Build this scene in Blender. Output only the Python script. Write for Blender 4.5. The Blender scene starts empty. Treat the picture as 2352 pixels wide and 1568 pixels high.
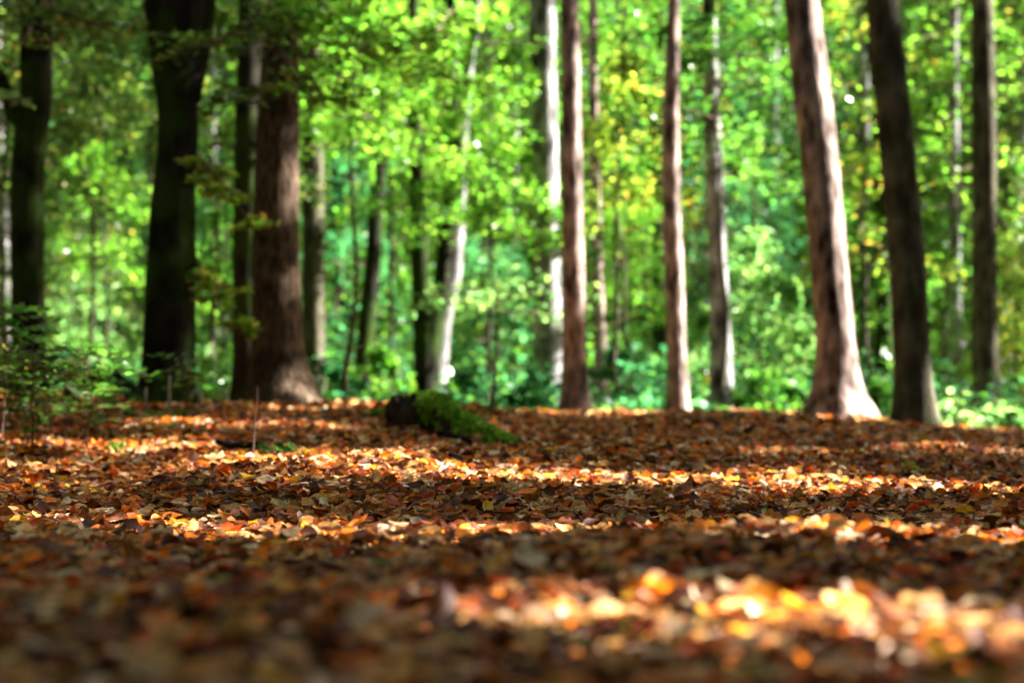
import bpy, math, random
import numpy as np
from mathutils import Vector

S = bpy.context.scene
COL = S.collection
rng = np.random.default_rng(11)

# ---------------------------------------------------------------- camera, sky, sun, exposure
LENS = 60.0
W, H = 2352.0, 1568.0                       # pixel frame used for measuring the photograph
F = LENS / 36.0 * W
ZC = 0.20
HORIZ = 985.0
PITCH = math.atan((HORIZ - H / 2) / F)
cam_d = bpy.data.cameras.new('camera')
cam = bpy.data.objects.new('camera', cam_d); COL.objects.link(cam)
cam.location = (0, 0, ZC); cam.rotation_euler = (math.pi / 2 + PITCH, 0, 0)
cam_d.lens = LENS; cam_d.sensor_width = 36; cam_d.clip_start = 0.02; cam_d.clip_end = 2000
cam_d.dof.use_dof = True; cam_d.dof.focus_distance = 3.7; cam_d.dof.aperture_fstop = 2.8
cam_d.dof.aperture_blades = 0
S.camera = cam

SUN_EL, SUN_PHI = math.radians(38), math.radians(10)
sunv = np.array([math.cos(SUN_EL) * math.cos(SUN_PHI), math.cos(SUN_EL) * math.sin(SUN_PHI), math.sin(SUN_EL)])
world = bpy.data.worlds.new('World'); S.world = world; world.use_nodes = True
wn = world.node_tree.nodes; wl = world.node_tree.links
sky = wn.new('ShaderNodeTexSky'); sky.sky_type = 'NISHITA'; sky.sun_disc = False
sky.sun_elevation = SUN_EL; sky.sun_rotation = math.atan2(sunv[0], sunv[1])
sky.dust_density = 4.0; sky.ozone_density = 0.3; sky.air_density = 0.7
wl.new(sky.outputs[0], wn['Background'].inputs[0]); wn['Background'].inputs[1].default_value = 0.05
sd = bpy.data.lights.new('sun', 'SUN'); sd.energy = 5.0; sd.angle = math.radians(0.55); sd.color = (1.0, 0.95, 0.88)
so = bpy.data.objects.new('sun', sd); COL.objects.link(so)
so.rotation_euler = Vector(sunv).to_track_quat('Z', 'Y').to_euler()
S.view_settings.view_transform = 'Standard'; S.view_settings.look = 'None'
S.view_settings.exposure = 3.6; S.view_settings.gamma = 1.0
S.view_settings.use_curve_mapping = False

# ---------------------------------------------------------------- pixel -> world, ground height
cp, sp = math.cos(PITCH), math.sin(PITCH)
def pdir(xd, yd):
    cx, cy = xd - W / 2, H / 2 - yd
    return np.array([cx, F * cp - cy * sp, F * sp + cy * cp])
def at(xd, yd, Y):
    d = pdir(xd, yd)
    return np.array([0, 0, ZC]) + d * (Y / d[1])

_r = np.random.default_rng(5)
_wv = []
for lam, amp in ((3.1, .018), (2.2, .014), (1.3, .011), (.9, .009), (.55, .006), (.37, .005), (1.7, .01), (.7, .007)):
    a = _r.uniform(0, 6.28); _wv.append((math.cos(a) * 6.28 / lam, math.sin(a) * 6.28 / lam, _r.uniform(0, 6.28), amp))
CREST_Y = 10.0
def zg(x, y):
    x = np.asarray(x, float); y = np.asarray(y, float)
    u = x / np.maximum(y, 2.5) * F + W / 2
    cpx = np.interp(u, [-900, 0, 300, 600, 1176, 1700, 2100, 2352, 3400], [905, 922, 928, 938, 955, 966, 985, 1003, 1050])
    hc = ZC + (HORIZ - cpx) / F * CREST_Y
    t = np.clip((y - 3) / (CREST_Y - 3), 0, 1); s = t * t * (3 - 2 * t)
    z = hc * s
    f = np.clip(y - CREST_Y, 0, 35)
    z = z - 0.0042 * f * f / (1 + 0.06 * f)
    n = 0
    for kx, ky, ph, am in _wv: n = n + am * np.sin(kx * x + ky * y + ph)
    w = np.clip(y / 3, .35, 1) * np.clip(1 - (np.hypot(x, y) - 60) / 100, 0, 1)
    return z + n * w * 0.8
def ground_hit(xd, yd):
    d = pdir(xd, yd)
    ys = np.linspace(0.6, 30, 3000)
    px = d[0] / d[1] * ys; pz = ZC + d[2] / d[1] * ys
    k = np.nonzero(pz < zg(px, ys))[0]
    i = k[0] if len(k) else int(np.argmin(pz - zg(px, ys)))
    return np.array([px[i], ys[i], float(zg(px[i], ys[i]))])

# ---------------------------------------------------------------- sun gaps: where the photo has sun, the canopy has holes
e1 = np.cross(sunv, [0, 0, 1]); e1 /= np.linalg.norm(e1); e2 = np.cross(e1, sunv)
GAPS = []                                    # a, b, s, radius
GLOG = {}
def gap(p, r): GAPS.append((p @ e1, p @ e2, p @ sunv, r))
def gap_line(pts, r, step=.5, jit=.3, prob=1.0):
    g = np.random.default_rng(int(abs(pts[0][0] * 7 + pts[0][1] * 13)) + 3)
    for (p, q) in zip(pts[:-1], pts[1:]):
        p, q = np.array(p), np.array(q); n = max(1, int(np.linalg.norm(q - p) / (r * step)))
        for i in range(n):
            if g.random() < prob: gap(p + (q - p) * (i + g.uniform(0, 1)) / n, r * g.uniform(1 - jit, 1 + jit))
def band(px, r, prob=1.0, jit=.35, step=.7): gap_line([ground_hit(*q) for q in px], r, step, jit, prob)
def keep(P, pad=.06):
    a, b, s = P @ e1, P @ e2, P @ sunv
    k = np.ones(len(P), bool)
    for (ga, gb, gs, r) in GAPS:
        r = max(r + pad, .03)
        m = (np.abs(a - ga) < r) & (np.abs(b - gb) < r) & (s > gs + .3)
        if m.any():
            i = np.nonzero(m)[0]
            k[i[(a[i] - ga) ** 2 + (b[i] - gb) ** 2 < r * r]] = False
    return k

# ---------------------------------------------------------------- object helpers
def tag(o, label=None, cat=None, group=None, kind=None):
    if label: o['label'] = label
    if cat: o['category'] = cat
    if group: o['group'] = group
    if kind: o['kind'] = kind
    return o
def empty(name, loc):
    o = bpy.data.objects.new(name, None); COL.objects.link(o); o.location = tuple(float(v) for v in loc)
    o.empty_display_size = .2
    return o
def mesh_obj(name, V, faces, mat, parent=None, colors=None, uv=None, smooth=True):
    """V: (n,3) world coordinates; faces: (m,k) int array, or a list of such arrays"""
    if not isinstance(faces, list): faces = [faces]
    faces = [f for f in faces if len(f)]
    if parent is not None: V = V - np.array(parent.location)
    me = bpy.data.meshes.new(name)
    me.vertices.add(len(V)); me.vertices.foreach_set('co', np.ascontiguousarray(V, np.float32).ravel())
    nl = sum(f.size for f in faces); npoly = sum(len(f) for f in faces)
    me.loops.add(nl); me.polygons.add(npoly)
    me.loops.foreach_set('vertex_index', np.concatenate([f.ravel() for f in faces]).astype(np.int32))
    tot = np.concatenate([np.full(len(f), f.shape[1]) for f in faces]).astype(np.int32)
    me.polygons.foreach_set('loop_start', (np.cumsum(tot) - tot).astype(np.int32))
    me.polygons.foreach_set('loop_total', tot)
    me.polygons.foreach_set('use_smooth', np.full(npoly, smooth))
    if colors is not None:
        at_ = me.color_attributes.new('tint', 'FLOAT_COLOR', 'POINT')
        at_.data.foreach_set('color', np.concatenate([colors, np.ones((len(V), 1))], 1).astype(np.float32).ravel())
    if uv is not None:
        a2 = me.attributes.new('leafuv', 'FLOAT_VECTOR', 'POINT')
        a2.data.foreach_set('vector', np.concatenate([uv, np.zeros((len(V), 1))], 1).astype(np.float32).ravel())
    me.update(calc_edges=True)
    me.materials.append(mat)
    o = bpy.data.objects.new(name, me); COL.objects.link(o)
    if parent is not None: o.parent = parent
    return o

# ---------------------------------------------------------------- materials
def newmat(name):
    m = bpy.data.materials.new(name); m.use_nodes = True
    return m, m.node_tree.nodes, m.node_tree.links, m.node_tree.nodes['Principled BSDF']
def leaf_mat(name, trans=.5, gain=1.6, veins=False, rough=.45, spec=.5):
    m, n, l, b = newmat(name)
    at_ = n.new('ShaderNodeAttribute'); at_.attribute_name = 'tint'
    col = at_.outputs['Color']
    if veins:
        uv = n.new('ShaderNodeAttribute'); uv.attribute_name = 'leafuv'
        sep = n.new('ShaderNodeSeparateXYZ'); l.new(uv.outputs['Vector'], sep.inputs[0])
        ab = n.new('ShaderNodeMath'); ab.operation = 'ABSOLUTE'; l.new(sep.outputs[1], ab.inputs[0])
        m1 = n.new('ShaderNodeMath'); m1.operation = 'MULTIPLY_ADD'; l.new(ab.outputs[0], m1.inputs[0]); m1.inputs[1].default_value = -1.1; l.new(sep.outputs[0], m1.inputs[2])
        m2 = n.new('ShaderNodeMath'); m2.operation = 'MULTIPLY'; l.new(m1.outputs[0], m2.inputs[0]); m2.inputs[1].default_value = 52
        m3 = n.new('ShaderNodeMath'); m3.operation = 'SINE'; l.new(m2.outputs[0], m3.inputs[0])
        geo = n.new('ShaderNodeNewGeometry')
        nz = n.new('ShaderNodeTexNoise'); nz.inputs['Scale'].default_value = 90; nz.inputs['Detail'].default_value = 4; l.new(geo.outputs['Position'], nz.inputs['Vector'])
        mr = n.new('ShaderNodeMapRange'); l.new(nz.outputs[0], mr.inputs[0]); mr.inputs[1].default_value = .3; mr.inputs[2].default_value = .72; mr.inputs[3].default_value = .45; mr.inputs[4].default_value = 1.25
        mm = n.new('ShaderNodeMapRange'); l.new(m3.outputs[0], mm.inputs[0]); mm.inputs[1].default_value = -1; mm.inputs[2].default_value = 1; mm.inputs[3].default_value = .92; mm.inputs[4].default_value = 1.04
        mu = n.new('ShaderNodeMath'); mu.operation = 'MULTIPLY'; l.new(mr.outputs[0], mu.inputs[0]); l.new(mm.outputs[0], mu.inputs[1])
        vm = n.new('ShaderNodeVectorMath'); vm.operation = 'SCALE'; l.new(col, vm.inputs[0]); l.new(mu.outputs[0], vm.inputs['Scale'])
        col = vm.outputs[0]
        bp = n.new('ShaderNodeBump'); bp.inputs['Strength'].default_value = .14; bp.inputs['Distance'].default_value = .002
        l.new(m3.outputs[0], bp.inputs['Height']); l.new(bp.outputs[0], b.inputs['Normal'])
    l.new(col, b.inputs['Base Color']); b.inputs['Roughness'].default_value = rough
    b.inputs['Specular IOR Level'].default_value = spec
    tr = n.new('ShaderNodeBsdfTranslucent')
    g = n.new('ShaderNodeVectorMath'); g.operation = 'SCALE'; g.inputs['Scale'].default_value = gain; l.new(col, g.inputs[0])
    l.new(g.outputs[0], tr.inputs['Color'])
    mx = n.new('ShaderNodeMixShader'); mx.inputs[0].default_value = trans
    l.new(b.outputs[0], mx.inputs[1]); l.new(tr.outputs[0], mx.inputs[2])
    l.new(mx.outputs[0], n['Material Output'].inputs['Surface'])
    return m
M_litter = leaf_mat('fallen_leaf', .25, 1.4, True, .5, .22)
M_green = leaf_mat('green_leaf', .5, 2.2, False, .4, .5)
M_sap = leaf_mat('sapling_leaf', .45, 2.0, True, .4, .4)
M_can = leaf_mat('canopy_leaf', .3, 1.6, False, .5, .4)
M_moss = leaf_mat('moss_frond', .35, 1.6, False, .8, .1)

def bark_mat(name, c0, c1, scale=(14, 14, 3), bump=.6, moss=0.0, dist=.03, rough=.85):
    m, n, l, b = newmat(name)
    tc = n.new('ShaderNodeTexCoord'); mp = n.new('ShaderNodeMapping'); mp.inputs['Scale'].default_value = scale
    l.new(tc.outputs['Object'], mp.inputs[0])
    nz = n.new('ShaderNodeTexNoise'); nz.inputs['Scale'].default_value = 1.3; nz.inputs['Detail'].default_value = 7; nz.inputs['Roughness'].default_value = .65; l.new(mp.outputs[0], nz.inputs['Vector'])
    vo = n.new('ShaderNodeTexVoronoi'); vo.inputs['Scale'].default_value = 1.6; l.new(mp.outputs[0], vo.inputs['Vector'])
    mxh = n.new('ShaderNodeMath'); mxh.operation = 'MULTIPLY_ADD'; l.new(vo.outputs['Distance'], mxh.inputs[0]); mxh.inputs[1].default_value = .5; l.new(nz.outputs[0], mxh.inputs[2])
    cr = n.new('ShaderNodeValToRGB'); l.new(mxh.outputs[0], cr.inputs[0])
    cr.color_ramp.elements[0].position = .52; cr.color_ramp.elements[0].color = (*c0, 1)
    cr.color_ramp.elements[1].position = 1.0; cr.color_ramp.elements[1].color = (*c1, 1)
    col = cr.outputs[0]
    n3 = n.new('ShaderNodeTexNoise'); n3.inputs['Scale'].default_value = 4.5; n3.inputs['Detail'].default_value = 5; n3.inputs['Roughness'].default_value = .6; l.new(tc.outputs['Object'], n3.inputs['Vector'])
    r3 = n.new('ShaderNodeMapRange'); l.new(n3.outputs[0], r3.inputs[0]); r3.inputs[1].default_value = .38; r3.inputs[2].default_value = .62; r3.inputs[3].default_value = .5; r3.inputs[4].default_value = 1.3
    v3 = n.new('ShaderNodeVectorMath'); v3.operation = 'SCALE'; l.new(col, v3.inputs[0]); l.new(r3.outputs[0], v3.inputs['Scale']); col = v3.outputs[0]
    if moss > 0:
        n2 = n.new('ShaderNodeTexNoise'); n2.inputs['Scale'].default_value = 3.2; n2.inputs['Detail'].default_value = 6; l.new(tc.outputs['Object'], n2.inputs['Vector'])
        r2 = n.new('ShaderNodeMapRange'); l.new(n2.outputs[0], r2.inputs[0]); r2.inputs[1].default_value = .62 - moss * .3; r2.inputs[2].default_value = .74 - moss * .3
        mi = n.new('ShaderNodeMix'); mi.data_type = 'RGBA'; l.new(r2.outputs[0], mi.inputs[0]); l.new(col, mi.inputs[6]); mi.inputs[7].default_value = (.02, .038, .006, 1)
        col = mi.outputs[2]
    l.new(col, b.inputs['Base Color']); b.inputs['Roughness'].default_value = rough; b.inputs['Specular IOR Level'].default_value = .04
    bp = n.new('ShaderNodeBump'); bp.inputs['Strength'].default_value = bump; bp.inputs['Distance'].default_value = dist
    l.new(mxh.outputs[0], bp.inputs['Height']); l.new(bp.outputs[0], b.inputs['Normal'])
    return m
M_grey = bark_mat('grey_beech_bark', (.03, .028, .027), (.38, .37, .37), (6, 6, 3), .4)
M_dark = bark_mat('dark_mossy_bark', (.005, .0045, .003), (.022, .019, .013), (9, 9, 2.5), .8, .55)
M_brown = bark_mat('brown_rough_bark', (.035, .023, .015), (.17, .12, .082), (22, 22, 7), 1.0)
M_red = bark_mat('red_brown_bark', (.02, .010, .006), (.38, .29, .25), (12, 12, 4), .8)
M_olive = bark_mat('shaded_olive_bark', (.025, .022, .014), (.11, .10, .065), (9, 9, 3), .7, .15)  # shade put into the bark colour, so stray sun leaves trunks looking unlit
M_twig = bark_mat('twig_bark', (.05, .03, .022), (.15, .10, .08), (60, 60, 20), .5, 0, .002)
M_pale = bark_mat('pale_dead_twig', (.22, .2, .17), (.5, .48, .42), (40, 40, 20), .4, 0, .002)
M_rot = bark_mat('rotten_wood', (.012, .009, .007), (.05, .035, .025), (30, 30, 12), 1.0, .1, .01)

gm, n, l, b = newmat('forest_soil')
nz = n.new('ShaderNodeTexNoise'); nz.inputs['Scale'].default_value = 14; nz.inputs['Detail'].default_value = 8
tc = n.new('ShaderNodeTexCoord'); l.new(tc.outputs['Object'], nz.inputs['Vector'])
cr = n.new('ShaderNodeValToRGB'); cr.color_ramp.elements[0].position = .35; cr.color_ramp.elements[0].color = (.02, .012, .008, 1)
cr.color_ramp.elements[1].position = .7; cr.color_ramp.elements[1].color = (.11, .055, .025, 1)
l.new(nz.outputs[0], cr.inputs[0]); l.new(cr.outputs[0], b.inputs['Base Color']); b.inputs['Roughness'].default_value = .95
bp = n.new('ShaderNodeBump'); bp.inputs['Distance'].default_value = .02; l.new(nz.outputs[0], bp.inputs['Height']); l.new(bp.outputs[0], b.inputs['Normal'])
M_soil = gm

# ---------------------------------------------------------------- leaves
def rot_from(yaw, tilt_ax, tilt, spin):
    """rotation matrices: spin about z, tilt about a horizontal axis of azimuth tilt_ax"""
    c, s = np.cos(yaw), np.sin(yaw); o, z = np.ones_like(c), np.zeros_like(c)
    Rz = np.stack([np.stack([c, -s, z], -1), np.stack([s, c, z], -1), np.stack([z, z, o], -1)], -2)
    kx, ky = np.cos(tilt_ax), np.sin(tilt_ax); ct, st = np.cos(tilt), np.sin(tilt); v = 1 - ct
    Rt = np.stack([np.stack([ct + kx * kx * v, kx * ky * v, ky * st], -1),
                   np.stack([kx * ky * v, ct + ky * ky * v, -kx * st], -1),
                   np.stack([-ky * st, kx * st, ct], -1)], -2)
    return Rt @ Rz
def leaf_template(nu, nv, wid=.62):
    us = np.linspace(0, 1, nu); P = []; 
    prof = np.sin(np.pi * us ** .85) ** .8; prof[0] = .05; prof[-1] = .03
    for i, u in enumerate(us):
        for v in np.linspace(-1, 1, nv): P.append((u - .5, v * prof[i] * wid / 2, v))
    P = np.array(P); Fc = []
    for i in range(nu - 1):
        for j in range(nv - 1):
            a = i * nv + j; Fc.append((a, a + 1, a + nv + 1, a + nv))
    return P, np.array(Fc)
def scatter_leaves(pos, size, cols, nu=5, nv=3, tilt=.45, curl=.5, yaw=None, tax=None, tl=None, g=rng):
    T, Fc = leaf_template(nu, nv); N = len(pos); k = len(T)
    u = T[:, 0][None]; v = T[:, 1][None]
    ca = g.normal(0, curl, (N, 1)); cb = g.normal(.25, curl * 2.2, (N, 1)); cc = g.normal(0, curl * 1.3, (N, 1))
    wv = g.uniform(0, .05, (N, 1)); ph = g.uniform(0, 6.28, (N, 1))
    z = ca * u * u * 1.4 + cb * v * v * 1.6 + cc * u * v * 2 + wv * np.sin(9 * u + ph) * (np.abs(T[:, 2])[None])
    L = np.stack([np.broadcast_to(u, (N, k)), np.broadcast_to(v, (N, k)) * g.uniform(.8, 1.15, (N, 1)), z], -1) * size[:, None, None]
    yaw = g.uniform(0, 6.283, N) if yaw is None else yaw
    tax = g.uniform(0, 6.283, N) if tax is None else tax
    tl = np.abs(g.normal(0, tilt, N)) if tl is None else tl
    R = rot_from(yaw, tax, tl, None)
    V = np.einsum('nij,nkj->nki', R, L) + pos[:, None, :]
    faces = Fc[None] + (np.arange(N) * k)[:, None, None]
    C = np.repeat(cols[:, None, :], k, 1)
    UV = np.broadcast_to(np.stack([T[:, 0], T[:, 1]], -1)[None], (N, k, 2))
    return V.reshape(-1, 3), faces.reshape(-1, 4), C.reshape(-1, 3), UV.reshape(-1, 2)
HEX = np.array([[-.5, 0, 0], [-.2, .26, .05], [.2, .24, .05], [.5, 0, 0], [.2, -.24, .05], [-.2, -.26, .05]])
QUAD = np.array([[-.5, 0, 0], [0, .3, .06], [.5, 0, 0], [0, -.3, .06]])
def simple_leaves(pos, size, cols, tilt=.6, tmpl=HEX, g=rng):
    N = len(pos); k = len(tmpl)
    R = rot_from(g.uniform(0, 6.283, N), g.uniform(0, 6.283, N), np.abs(g.normal(0, tilt, N)), None)
    V = np.einsum('nij,kj->nki', R, tmpl) * size[:, None, None] + pos[:, None, :]
    return V.reshape(-1, 3), (np.arange(N * k).reshape(N, k)), np.repeat(cols, k, 0)

def pick(pal, wts, N, g=rng, var=.2):
    pal = np.array(pal); w = np.array(wts, float); w /= w.sum()
    c = pal[g.choice(len(pal), N, p=w)]
    return np.clip(c * g.uniform(1 - var, 1 + var, (N, 1)) * g.uniform(.93, 1.07, (N, 3)), 0, .9)
LIT = [(.075, .022, .008), (.26, .085, .02), (.60, .30, .09), (.78, .20, .012), (.56, .08, .01), (.8, .42, .03), (.8, .60, .38), (.18, .06, .035), (.32, .28, .04), (.68, .38, .14)]
LITW = [20, 22, 14, 12, 8, 2.5, 8, 9, .8, 12]
TONE = {
    'green': ([(.035, .10, .012), (.06, .15, .015), (.09, .19, .02), (.15, .20, .02)], [3, 4, 3, 1]),
    'lime': ([(.08, .19, .015), (.13, .25, .02), (.20, .27, .025), (.06, .14, .015)], [3, 4, 3, 2]),
    'yellow': ([(.14, .22, .02), (.26, .29, .03), (.38, .30, .035), (.08, .16, .015), (.40, .20, .03)], [3, 4, 2, 3, 1]),
    'hazy_teal': ([(.025, .10, .035), (.04, .14, .05), (.06, .17, .05), (.09, .19, .03)], [3, 4, 3, 1]),  # bluer leaf colour stands in for teal haze
    'olive': ([(.035, .065, .01), (.06, .095, .012), (.10, .125, .016), (.2, .14, .02)], [3, 4, 2, .6]),  # olive leaves darkened, shade put into their colour
    'amber': ([(.16, .15, .02), (.26, .19, .025), (.34, .2, .03), (.12, .14, .015)], [3, 3, 2, 2]),
    'pale': ([(.12, .22, .07), (.18, .28, .08), (.24, .30, .07), (.07, .16, .03)], [3, 4, 3, 2]),
}

TONE = {k: ([(a * .82, b * 1.04, c * .95) for a, b, c in p], w) for k, (p, w) in TONE.items()}
# ---------------------------------------------------------------- tubes
def tube(P, R, n=8, lump=0.0, g=None, cap=True):
    P = np.asarray(P, float); R = np.asarray(R, float); m = len(P)
    T = np.gradient(P, axis=0); T /= np.linalg.norm(T, axis=1)[:, None] + 1e-9
    ref = np.array([0.03, 1, 0.02]) if abs(T[0][1]) < .9 else np.array([1, 0, 0])
    A = np.cross(T, ref); A /= np.linalg.norm(A, axis=1)[:, None]; B = np.cross(T, A)
    th = np.linspace(0, 2 * np.pi, n, endpoint=False)
    rr = np.repeat(R[:, None], n, 1)
    if lump > 0:
        ph = g.uniform(0, 6.28, 6); t = np.arange(m)[:, None] / m
        rr = rr * (1 + lump * (np.sin(2 * th + ph[0] + 5 * t) * .5 + np.sin(3 * th + ph[1] - 7 * t) * .4 + np.sin(5 * th + ph[2] + 13 * t) * .25 + .3 * np.sin(21 * t + ph[3]) + .25 * np.sin(th + 37 * t + ph[4]) + .22 * np.sin(7 * th + 61 * t + ph[5]) + .2 * np.sin(4 * th - 97 * t + ph[1])))
    V = P[:, None] + rr[..., None] * (np.cos(th)[None, :, None] * A[:, None] + np.sin(th)[None, :, None] * B[:, None])
    V = V.reshape(-1, 3)
    i = np.arange(m - 1)[:, None] * n; j = np.arange(n)[None]; j2 = (j + 1) % n
    Fq = np.stack([i + j, i + j2, i + n + j2, i + n + j], -1).reshape(-1, 4)
    Fs = [Fq]
    if cap: Fs += [np.array([list(range(n))[::-1]]), np.array([[(m - 1) * n + q for q in range(n)]])]
    return V, Fs
class MB:
    def __init__(s): s.V = []; s.F = []; s.n = 0
    def add(s, V, Fs):
        s.V.append(V); s.F += [f + s.n for f in Fs]; s.n += len(V)
    def build(s, name, mat, parent=None):
        V = np.concatenate(s.V); by = {}
        for f in s.F: by.setdefault(f.shape[1], []).append(f)
        return mesh_obj(name, V, [np.concatenate(v) for v in by.values()], mat, parent)
def smooth_path(P, m):
    P = np.asarray(P, float); t = np.linspace(0, 1, len(P)); tt = np.linspace(0, 1, m)
    out = []
    for c in range(P.shape[1]):
        v = P[:, c]; d = np.gradient(v, t)
        k = np.clip(np.searchsorted(t, tt) - 1, 0, len(P) - 2); h = t[k + 1] - t[k]; s = (tt - t[k]) / h
        out.append((2 * s**3 - 3 * s**2 + 1) * v[k] + (s**3 - 2 * s**2 + s) * h * d[k] + (-2 * s**3 + 3 * s**2) * v[k + 1] + (s**3 - s**2) * h * d[k + 1])
    return np.stack(out, 1)

# ---------------------------------------------------------------- where the sun comes through (measured on the photograph)
# crest strip, mid strip, lower strips, foreground strip
def crest_gaps(xs_, Y, r_, prob): gap_line([(at(q, 985, Y)[0], Y, float(zg(at(q, 985, Y)[0], Y))) for q in xs_], r_, .6, .35, prob)
crest_gaps((280, 450, 620, 800, 900), 10.5, .24, 1.0)
band([(700, 945), (900, 955)], .15, 1.0)
crest_gaps((1080, 1500, 1900, 2200), 9.2, .2, 1.0)
crest_gaps((1080, 1500, 1900, 2200), 9.8, .22, 1.0)
crest_gaps((1080, 1500, 1900, 2200), 10.4, .2, .9)
band([(-60, 1030), (120, 1034), (240, 1040), (400, 1050)], .06, .9)
band([(300, 985), (520, 990), (820, 1000)], .02, .3)
band([(520, 1062), (660, 1075), (800, 1090), (1000, 1106), (1250, 1109), (1450, 1116)], .07, .95)
band([(1450, 1116), (1750, 1128), (2000, 1140), (2352, 1150), (2600, 1160)], .07, .85)
band([(1700, 1050), (2000, 1052), (2300, 1062)], .015, .3)
band([(-100, 1215), (150, 1225), (420, 1245), (700, 1255)], .03, .55)
band([(880, 1262), (1120, 1255), (1300, 1265)], .04, .8)
band([(1700, 1250), (2000, 1265), (2330, 1262)], .022, .5)
band([(1160, 1448), (1300, 1460), (1500, 1465), (1750, 1476), (2000, 1500), (2200, 1530), (2500, 1560)], .045, 1.0)
gf = np.random.default_rng(8)
for q_ in range(130):                         # stray flecks of sun
    yq = gf.uniform(0, 1) ** 1.3 * 330 + 985
    gap(ground_hit(gf.uniform(0, 2352), yq), gf.uniform(-.035, .01))

# bright places in the foliage
for (x, y, Y, rr) in ((305, 560, 16, .35), (300, 620, 16, .3), (270, 500, 16, .3), (180, 700, 17, .35), (230, 760, 17, .3), (130, 610, 16, .2), (500, 560, 14, .12), (430, 380, 14, .15),
                      (1110, 300, 13.2, .3), (1150, 400, 13.2, .35), (1080, 200, 13, .25), (1180, 450, 13.2, .25), (1010, 150, 14, .2), (830, 60, 12.5, .2), (760, 190, 12.5, .25), (860, 250, 13, .2), (940, 330, 14, .2), (1060, 560, 14, .2), (1140, 820, 14, .2), (1230, 640, 15, .2), (1290, 100, 13, .15), (700, 480, 15, .2), (760, 330, 14, .25), (1010, 900, 13.5, .25), (1560, 850, 14, .25), (1620, 560, 15, .25), (2060, 120, 15, .2),
                      (1400, 290, 12.8, .35), (1480, 290, 12.8, .3), (1440, 180, 12.8, .25), (1390, 440, 13, .25), (1560, 250, 13, .25), (1600, 120, 13, .2), (1520, 700, 17, .3), (1480, 900, 16, .3), (1400, 760, 17, .3),
                      (1730, 700, 13.6, .4), (1700, 640, 13.6, .35), (1790, 760, 13.6, .3), (1760, 830, 13.6, .3), (1680, 760, 13.6, .2), (1990, 180, 14.5, .2), (2000, 420, 14.5, .25), (1980, 600, 14.5, .2), (1985, 720, 12.5, .2),
                      (2130, 240, 13.2, .3), (2160, 330, 13.2, .25), (2110, 60, 13.2, .25), (2170, 560, 14, .3), (2310, 600, 12.5, .15), (2330, 200, 12.5, .2), (2190, 950, 10.6, .3), (2310, 970, 10.9, .3), (2150, 900, 11, .2),
                      (1000, 720, 12, .18), (1130, 705, 12, .2), (1200, 750, 12, .15), (750, 700, 17, .3), (640, 40, 12.4, .1), (1180, 870, 13, .2), (880, 860, 13.5, .2), (820, 600, 17, .3)):
    gap(at(x, y, Y), rr)
for q_ in range(90):
    gap(at(rng.uniform(0, 2352), rng.uniform(0, 900), rng.uniform(13, 27)), rng.uniform(.15, .5))

# ---------------------------------------------------------------- big trees: measured trunk outlines
def crown_leaves(c, rad, zr, N, tone, size=.26, g=rng):
    """leaf clumps gathered round limb ends inside an ellipsoid"""
    nc = max(12, N // 160)
    d = g.normal(0, 1, (nc, 3)); d /= np.linalg.norm(d, axis=1)[:, None]
    cc = d * (g.uniform(0, 1, (nc, 1)) ** .4) * np.array([rad, rad, zr])
    k = g.integers(0, nc, N)
    P = cc[k] + g.normal(0, 1, (N, 3)) * np.array([.75, .75, .45]) * rad / 3.6
    P = P + c
    return P
def canopy_crown(root, c, rad, zr, N, tone='green', size=.26, g=rng):
    P = crown_leaves(c, rad, zr, N, tone, size, g)
    P = P[keep(P)]
    P = P[~((np.abs(P[:, 0] + .8) < 4.6) & (P[:, 1] > -2.5) & (P[:, 1] < 10.5) & (P[:, 2] > 5.5))]   # opening cut in the crowns so more sky light reaches the ground
    s = g.uniform(.7, 1.25, len(P)) * size
    V, Fh, C = simple_leaves(P, s, pick(*TONE[tone], len(P), g), .6, QUAD, g)
    return mesh_obj('crown', V, Fh, M_can, root, C)
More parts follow.
